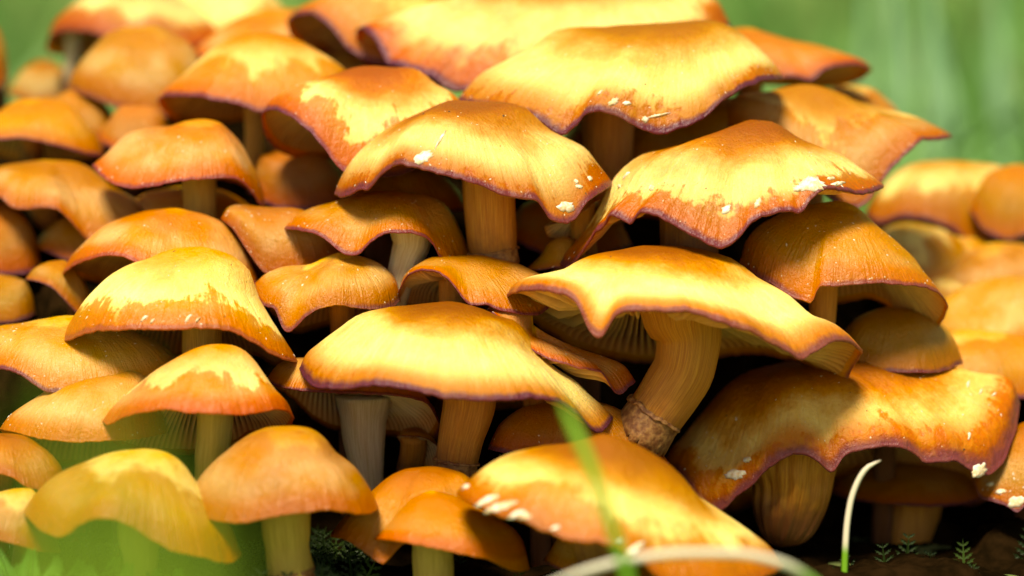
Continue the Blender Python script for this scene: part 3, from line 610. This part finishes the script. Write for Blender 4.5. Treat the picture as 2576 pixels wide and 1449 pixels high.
def chip(m, u, v, size, ang=0.0, asp=1.0, jag=.32, thick=.00028):
    """a thin torn flake lying on the cap where the sight line of u,v meets it"""
    G, NRM = m['G'], m['N']; pu, pv = m['pu'], m['pv']
    d = (pu - u)**2 + (pv - v)**2 + np.where(m['facing'], 0, 1e9)
    i, j = np.unravel_index(np.argmin(d), d.shape); c = G[i, j]; n = NRM[i, j]
    e1 = np.cross(n, [0, 0, 1.0]); e1 /= np.linalg.norm(e1); e2 = np.cross(n, e1)
    K = 22; sz = size*S; out = []
    flat = G.reshape(-1, 3); near = flat[np.argsort(((flat - c)**2).sum(1))[:600]]
    def onto(p):                                   # drop a point of the tangent plane onto the cap surface
        dd = ((near - p) - ((near - p) @ n)[:, None]*n); k = np.argsort((dd**2).sum(1))[:4]
        return p + n*(((near[k] - p) @ n).mean())
    V = [onto(c) + n*thick*1.2]
    for ring_r in (.6, 1.0):
        for q in range(K):
            t = q/K*2*math.pi
            r = sz*ring_r*(1 + jag*ring_r*(random.random()*1.6 - .8))
            x, y = r*math.cos(t), r*asp*math.sin(t)
            p = c + e1*(x*math.cos(ang) - y*math.sin(ang)) + e2*(x*math.sin(ang) + y*math.cos(ang))
            V.append(onto(p) + n*thick*(1.1 + .8*(random.random() - .5) if ring_r < .9 else .35))
    for q in range(K): V.append(V[1 + K + q] - n*thick*1.6)
    Fc = [[0, 1 + q, 1 + (q+1) % K] for q in range(K)]
    for b in (0, K): Fc += [[1+b+q, 1+b+K+q, 1+b+K+(q+1) % K, 1+b+(q+1) % K] for q in range(K)]
    Fc.append([1 + 2*K + q for q in range(K)][::-1])
    return V, Fc

OCT = np.array([(1, 0, 0), (-1, 0, 0), (0, 1, 0), (0, -1, 0), (0, 0, 1), (0, 0, -1)], float)
OCF = [(0, 2, 4), (2, 1, 4), (1, 3, 4), (3, 0, 4), (2, 0, 5), (1, 2, 5), (3, 1, 5), (0, 3, 5)]

def build(m):
    na, Rm, th = m['na'], m['Rm'], m['th']; sd = m['seed']
    S1 = np.array(NA_S[1:]); G = m['surf'](S1)
    base = np.array([m['ax'][0], m['y']*S, m['zr'].min() - .9*Rm])
    # stem path first: the thing stands at the foot of its stem
    ux = m['za'] - .10*Rm
    top0 = np.array([m['ax'][0], m['y']*S, ux])
    if m['stem']:
        pts = [P(u, v, m['y'] + m['sty']) for u, v, _ in m['stem']]; rad = [w_/2*S for _, _, w_ in m['stem']]
        t0 = pts[0] + (top0 - pts[0])*.45; t0[2] = max(t0[2], pts[0][2] + .02*Rm)
        t0[0] = pts[0][0]; t0[1] = pts[0][1]
        path = [t0] + pts; rad = [rad[0]*1.25] + rad
        if not m.get('bulb') and m['stem'][-1][2] > 50:
            e = pts[-1]; dirn = pts[-1] - pts[-2]; dirn /= np.linalg.norm(dirn)
            path.append(e + dirn*90*S + np.array([0, 60*S, 0])); rad.append(rad[-1]*.9)
    else:
        bx, by = top0[0] + (random.random() - .5)*60*S, top0[1] + 130*S
        bz = min(stump_z(bx, by) - 30*S, ux - .8*Rm)
        top0 = top0 - np.array([0, 0, .09*Rm])
        path = [top0, top0 + np.array([0, 10*S, -.35*Rm]), np.array([bx, by - 40*S, bz*.6 + ux*.4]), np.array([bx, by, bz])]
        r0 = np.clip(.17*Rm, 32*S, 70*S); rad = [r0*1.0, r0, r0*.9, r0*.8]
    e = empty('mushroom', path[-1])
    tag(e, m['label'], 'mushroom', 'honey brown mushrooms crowded in one cluster')
    # --- cap: upper skin, rolled edge, flesh below
    tk = lambda s: Rm*(.020 + .085*(1 - s)**.8)
    V = [m['surf'](np.array([0.0]))[0, :1]]; A = [[0.0]]; U = [[0.0]]
    V.append(G.reshape(-1, 3)); rr_ = np.repeat(S1, na)
    edge = G[-1]; outd = edge - np.array([m['ax'][0], m['y']*S, 0]); outd[:, 2] = 0; outd /= np.linalg.norm(outd, axis=1)[:, None]
    t0 = tk(1.0)
    roll = [edge + outd*t0*a + np.array([0, 0, b*t0]) for a, b in ((.22, -.2), (.30, -.55), (.18, -.9), (-.1, -1.08))]
    V += roll
    S2 = np.array([.96, .9, .8, .65, .5, .35, .2, .08]); Gu = m['surf'](S2); Gu[..., 2] -= tk(S2)[:, None]
    V.append(Gu.reshape(-1, 3))
    V.append(m['surf'](np.array([0.0]))[0, :1] - np.array([0, 0, tk(0.0)]))
    V = np.concatenate(V)
    nr = len(S1) + 4 + len(S2)
    rad_attr = np.concatenate([[0], rr_, np.full(4*na, 1.0), np.repeat(S2*0 + .93, na), [.5]])
    pol = np.zeros((len(V), 3)); cs = np.stack([np.cos(th), np.sin(th)], -1)
    rk = np.concatenate([S1, np.ones(4), S2])
    pol[1:-1, :2] = (cs[None]*np.clip(rk*1.6, 0, 1)[:, None, None]).reshape(-1, 2); pol[1:-1, 2] = np.repeat(rk, na)
    Fc = [[0, 1 + (j+1) % na, 1 + j] for j in range(na)]
    Fc += grid_faces(nr, na, 1).tolist()
    L = len(V) - 1; o = 1 + (nr-1)*na
    Fc += [[L, o + j, o + (j+1) % na] for j in range(na)]
    # upward normals: ring order is counter-clockwise seen from below
    Fc = [f[::-1] for f in Fc]
    cap = obj('cap', V, Fc, M['cap'], e, attrs=dict(radial=rad_attr, polar=pol))
    for k_ in ('dry', 'umbo', 'warm', 'pale', 'soft', 'usize'): cap[k_] = float(m[k_])
    cap['rimdark'] = float(m['dark']); cap['seed'] = float(sd)
    # --- gills: one folded sheet of blades
    ng = int(np.clip(2*math.pi*.7*m['hw']/(10.5 if m['back'] or m['stem'] else 15), 40, 130)); ga = ng*4
    ang = (np.arange(ng)[:, None] + np.array([0, .30, .50, .80])[None]).ravel()/ng*2*math.pi
    S3 = np.array([.972, .94, .88, .78, .66, .52, .38, .26, .17, .12]); Gg = m['surf'](S3)
    fi = ang/(2*math.pi)*na; i0 = np.floor(fi).astype(int) % na; i1 = (i0+1) % na; fr = (fi - np.floor(fi))[None, :, None]
    B = Gg[:, i0]*(1 - fr) + Gg[:, i1]*fr
    fold = np.tile([0, 1, 1, 0], ng)[None]
    wv = np.array([noise.noise(Vector((math.cos(a)*5 + sd, math.sin(a)*5, 1))) for a in ang])[None]
    gd = (np.sin(np.pi*np.clip((.972 - S3)/.98, 0, 1)**1.1)*.14*Rm + .016*Rm*sm(-S3, -.972, -.93) + .002*Rm)[:, None]
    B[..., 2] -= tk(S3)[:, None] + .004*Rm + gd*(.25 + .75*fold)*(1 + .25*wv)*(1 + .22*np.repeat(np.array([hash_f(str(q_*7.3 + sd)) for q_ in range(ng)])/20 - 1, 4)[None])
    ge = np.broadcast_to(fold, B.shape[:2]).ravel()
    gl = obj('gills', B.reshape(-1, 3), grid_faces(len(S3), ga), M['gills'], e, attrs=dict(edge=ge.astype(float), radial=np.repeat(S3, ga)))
    gl['pale'] = float(m['gpale']); gl['kind'] = 'stuff'
    # --- stem
    V, Fc, A, PO, pts, rr = tube(path, rad, 110 if m['groove'] else 40, .07, sd, groove=m['groove'])
    st = obj('stem', V, Fc, M['stem'], e, attrs=dict(along=A, polar=PO))
    st['lime'] = float(m['lime']); st['pale'] = float(m['stempale']); st['foot'] = float(m['foot'] if m['stem'] else .95); st['seed'] = float(sd)  # untraced stems: shade of the gaps put in as dark brown colour
    if m['ring']:
        f0, f1, flare, haslip = (*m['ring'], True)[:4]; n = 72; rows = []
        ia, ib = f0*(len(pts)-1), f1*(len(pts)-1)
        for a, inner in ((0, 0), (.35, 0), (.7, 0), (1.0, 0), (1.0, 1), (.5, 1), (0, 1)):
            row = []
            for j in range(n):
                t = j/n*2*math.pi
                jag = 1 + .30*noise.noise(Vector((math.cos(t)*3 + sd, math.sin(t)*3, 7))) + .22*noise.noise(Vector((math.cos(t)*14, math.sin(t)*14, sd)))
                q = ia + (ib - ia)*a*jag; q = min(q, len(pts) - 1.01); k0 = int(q); fq = q - k0
                c = pts[k0]*(1-fq) + pts[k0+1]*fq; r0 = rr[k0]*(1-fq) + rr[k0+1]*fq
                tg = pts[k0+1] - pts[k0]; tg /= np.linalg.norm(tg); aa = np.cross(tg, [0, 1, 0]); aa /= np.linalg.norm(aa); bb = np.cross(tg, aa)
                rad_ = r0*(1.05 + flare*a**1.5*(1 + .35*noise.noise(Vector((math.cos(t)*6, math.sin(t)*6, sd)))) - (.05 if inner else 0))
                row.append(c + rad_*(math.cos(t)*aa + math.sin(t)*bb))
            rows.append(row)
        obj('ring', np.array(rows).reshape(-1, 3), grid_faces(len(rows), n), M['ring'], st)
        lip = []; n = n if haslip else 0                                            # pale torn upper lip of the ring
        for dz, dr in ((-.10, 1.04), (-.02, 1.13), (.05, 1.16), (.06, 1.02)):
            for j in range(n):
                t = j/n*2*math.pi
                q = ia + (ib - ia)*(dz + .10*noise.noise(Vector((math.cos(t)*9, math.sin(t)*9, sd))))
                q = float(np.clip(q, 0, len(pts) - 1.01)); k0 = int(q); fq = q - k0
                c = pts[k0]*(1-fq) + pts[k0+1]*fq; r0 = rr[k0]*(1-fq) + rr[k0+1]*fq
                tg = pts[k0+1] - pts[k0]; tg /= np.linalg.norm(tg); aa = np.cross(tg, [0, 1, 0]); aa /= np.linalg.norm(aa); bb = np.cross(tg, aa)
                lip.append(c + r0*(dr - .22*max(0, .05 - noise.noise(Vector((math.cos(t)*2.2 + sd, math.sin(t)*2.2, 1.5)))))*(1 + .05*noise.noise(Vector((math.cos(t)*11, math.sin(t)*11, 4))))*(math.cos(t)*aa + math.sin(t)*bb))
        if haslip: obj('ring_lip', lip, grid_faces(4, n), M['ring'], st)
    # --- torn veil flakes, specks and crumbs on the cap
    if m['specks'] or m['flakes'] or m['crumbs']:
        du = np.roll(G, -1, 1) - np.roll(G, 1, 1); dv = np.gradient(G, axis=0)
        N = np.cross(dv, du); N /= np.linalg.norm(N, axis=-1, keepdims=True) + 1e-12
        N *= np.sign(N[..., 2:3].mean()); m['G'], m['N'] = G, N
        m['pu'], m['pv'] = project(G); m['facing'] = ((CAM - G)*N).sum(-1) > 0
    for f in m['flakes']:
        v_, fc = chip(m, *f); obj('veil_flake', v_, fc, M['veil'], cap)
    def scatter(n, mat, name, smin, smax, zmin, p_rim):
        V, Fc = [], []
        for _ in range(n):
            s_ = 1 - (1 - zmin)*random.random()**p_rim; i = int(np.argmin(np.abs(S1 - min(s_, .985)))); j = int(random.random()*na*.5)
            c, nn = G[i, j], N[i, j]; k0 = len(V)
            c = c + (G[i, (j+1) % na] - c)*random.random()
            e1 = np.cross(nn, [.3, .2, 1.0]); e1 /= np.linalg.norm(e1); e2 = np.cross(nn, e1)
            z0 = random.uniform(smin, smax)*S; ln = random.uniform(.7, 2.4); a0 = random.random()*6.28
            f1 = e1*math.cos(a0) + e2*math.sin(a0); f2 = -e1*math.sin(a0) + e2*math.cos(a0)
            for p in OCT: V.append(c + z0*(p[0]*ln*f1*random.uniform(.7, 1.2) + p[1]*f2*random.uniform(.6, 1.2) + p[2]*nn*.6))
            Fc += [tuple(k0 + q for q in f) for f in OCF]
        o = obj(name, V, Fc, mat, cap, smooth=False); o['kind'] = 'stuff'
    if m['specks']: scatter(m['specks'], M['veil'], 'veil_specks', .8, 2.6, .45, 1.7)
    if m['crumbs']: scatter(m['crumbs'], M['crumb'], 'soil_crumbs', .8, 3.2, .05, .8)
    return e

for m in SH: build(m)

# ------------------------------------------------------------------ grass, moss and meadow
def blade(pts, wid, thick=.12, nl=28):
    """a tapering folded grass blade along 3D points, widths in metres"""
    pts = np.array(pts); wid = np.array(wid); d = np.r_[0, np.cumsum(np.linalg.norm(np.diff(pts, axis=0), axis=1))]; d /= d[-1]
    q = np.linspace(0, 1, nl); p = np.stack([pchip(d, pts[:, i], q) for i in range(3)], -1); w_ = pchip(d, wid, q)
    V, A = [], []
    for i in range(nl):
        tg = p[min(i+1, nl-1)] - p[max(i-1, 0)]; tg /= np.linalg.norm(tg)
        side = np.cross(tg, [0.15, 1, 0.1]); side /= np.linalg.norm(side); nn = np.cross(side, tg)
        for a, b in ((-.5, 0), (-.25, -thick), (0, -thick*1.7), (.25, -thick), (.5, 0), (.25, thick*.2), (0, -thick*.6), (-.25, thick*.2)):
            V.append(p[i] + side*a*w_[i] + nn*b*w_[i]); A.append(q[i])
    Fc = grid_faces(nl, 8).tolist(); Fc.append(list(range(8))); Fc.append([(nl-1)*8 + j for j in range(8)][::-1])
    return V, Fc, A

def grass(label, pix, mat, cat='grass blade', group=None):
    pts = [P(u, v, y) for u, v, y, _ in pix]; wd = [w_*S for *_, w_ in pix]
    V, Fc, A = blade(pts, wd); base = pts[0]
    e = empty('grass_blade', base); 
    o = obj('leaf_blade', V, Fc, mat, e, attrs=dict(along=A))
    tag(e, label, cat, group); return e

grass('curved grass blade with dried white tip rising before the swollen grooved stem',
      [(2126,1560,-470,17), (2124,1449,-470,17), (2128,1350,-475,16), (2138,1270,-480,15), (2156,1215,-485,14), (2182,1176,-490,12), (2216,1158,-495,3)], M['dryblade'])
grass('blurred green grass blade leaning across the white edged orange cap',
      [(1600,1620,-1750,24), (1578,1449,-1750,24), (1530,1300,-1750,24), (1480,1160,-1740,25), (1440,1070,-1730,22), (1408,1000,-1725,5)], M['greenblade'])
grass('pale blurred grass blade arching low over the white edged orange cap',
      [(2150,1560,-1350,15), (2060,1470,-1350,17), (1960,1414,-1360,19), (1850,1393,-1360,20), (1720,1392,-1365,20), (1600,1405,-1370,19), (1480,1434,-1375,17), (1360,1475,-1380,6)], M['paleblade'])
for i in range(9):
    u0 = 40 + 62*i; y = -4300 - 90*(i % 4); lean = (-1)**i*40; vt = (1180, 1010, 900, 960, 1060, 900, 1080, 1150, 1240)[i]
    grass('strongly blurred lime green grass blade in front of the drooping yellow olive cap',
          [(u0, 2100, y, 15), (u0 + lean*.2, 1500, y, 17), (u0 + lean*.6, (1500 + vt)/2, y, 15), (u0 + lean, vt, y, 4)], M['limeblade'],
          group='blurred lime grass blades before the cluster')

# tall pale blades behind the cluster
for u0, u1, y, wd, vt in ((2300,2235,5200,110,-200), (2380,2330,4600,100,-160), (2440,2360,5000,110,60), (2225,2300,6200,96,100), (2540,2500,5400,100,-120),
                          (2150,2190,5800,80,-100), (2600,2480,4700,76,150)):
    base = P(u0, 900, y); base[2] = ground_z(base[0], base[1]) - .005
    tip = P(u1, vt, y); mid = base*.5 + tip*.5 + np.array([(u0 - u1)*.15*S, 0, 0])
    e = empty('tall_grass_blade', base)
    V, Fc, A = blade([base, mid, tip], [wd*S*.9, wd*S, wd*S*.15])
    obj('leaf_blade', V, Fc, M['tallgrass'], e, attrs=dict(along=A))
    tag(e, 'tall pale green grass blade blurred in the meadow behind the cluster', 'grass blade', 'tall pale blades behind the cluster')

# meadow grass: thousands of blades behind and beside the cluster
V, Fc = [], []
for i in range(26000):
    y = .28 + 5.5*random.random()**1.7; x = (random.random() - .5)*(1.2 + y*1.1)
    z = ground_z(x, y) - .003; h = random.uniform(.03, .11)*(.8 + .12*y); wd = random.uniform(.002, .005)*(.8 + .25*y)
    a = random.random()*math.pi; lx, ly = random.gauss(0, .35)*h, random.gauss(0, .35)*h
    c, s_ = math.cos(a)*wd, math.sin(a)*wd; k = len(V)
    V += [(x - c, y - s_, z), (x + c, y + s_, z), (x + lx*.35 + c*.8, y + ly*.35 + s_*.8, z + h*.6), (x + lx*.35 - c*.8, y + ly*.35 - s_*.8, z + h*.6), (x + lx, y + ly, z + h)]
    Fc += [(k, k+1, k+2, k+3), (k+3, k+2, k+4)]
tag(obj('meadow_grass', V, Fc, M['meadow'], smooth=False), 'blurred green meadow grass covering the bank behind the mushrooms', 'grass', kind='stuff')

# feathery moss fronds
def frond(base, up, size, n=9, sub=4, seed=0):
    V, Fc = [], []
    up = np.array(up)/np.linalg.norm(up); side = np.cross(up, [.1, 1, .2]); side /= np.linalg.norm(side); nn = np.cross(side, up)
    def leaf(p, d, l, w_):
        d = d/np.linalg.norm(d); sdn = np.cross(d, nn); sdn /= np.linalg.norm(sdn); k = len(V)
        V.extend([p - sdn*w_*.3, p + sdn*w_*.3, p + d*l*.55 + sdn*w_*.6 + nn*w_*.3, p + d*l*.55 - sdn*w_*.6 + nn*w_*.3, p + d*l, p + d*l*.5 + nn*w_*.9])
        Fc.extend([(k, k+1, k+5), (k+1, k+2, k+5), (k+2, k+4, k+5), (k+4, k+3, k+5), (k+3, k, k+5)])
    leaf(np.array(base), up, size, size*.05)
    for i in range(n):
        t = .12 + .85*i/n; p = np.array(base) + up*size*t + nn*size*.12*t*t
        for sg in (-1, 1):
            d = up*.75 + side*sg*1.0; l = size*.42*(1 - t*.75); leaf(p, d, l, size*.035)
            for j in range(sub):
                q = p + d/np.linalg.norm(d)*l*(.25 + .65*j/sub)
                leaf(q, d + up*.9, l*.36*(1 - .4*j/sub), size*.03); leaf(q, d - up*.7 + side*sg*.4, l*.3*(1 - .4*j/sub), size*.03)
    return V, Fc
for u, v, y, sz, lean in ((20,1470,-640,90,-.3), (70,1475,-660,95,.1), (120,1480,-650,80,.4), (45,1490,-700,70,0), (180,1490,-630,85,.3),
                          (-10,1450,-600,80,-.4), (240,1500,-650,80,-.2), (310,1500,-640,85,.2), (390,1500,-620,70,.1), (150,1470,-560,75,-.1), (270,1480,-560,80,.3), (450,1505,-600,75,0)):
    b = P(u, v, y); V, Fc = frond(b, (lean, -.15, 1), sz*S)
    e = empty('moss_frond', b); obj('leaflets', V, Fc, M['fern'], e, smooth=False)
    tag(e, 'feathery bright green moss frond at the foot of the drooping yellow olive cap', 'moss', 'bright moss fronds by the drooping cap')
V, Fc = [], []
for i in range(900):
    u = random.uniform(-300, 2900) if i < 30 else random.uniform(-300, 900); y = random.uniform(-620, -60); b = P(u, 1500, y); b[2] = max(GZ, 0*stump_z(b[0], b[1]) + GZ)
    v_, f_ = frond(b, (random.gauss(0, .4), random.gauss(0, .4) - .2, 1), random.uniform(60, 150)*S, 6, 2)
    k = len(V); V += v_; Fc += [tuple(k + q for q in f) for f in f_]
tag(obj('moss', V, Fc, M['moss'], smooth=False), 'dark green moss growing round the foot of the cluster', 'moss', kind='stuff')
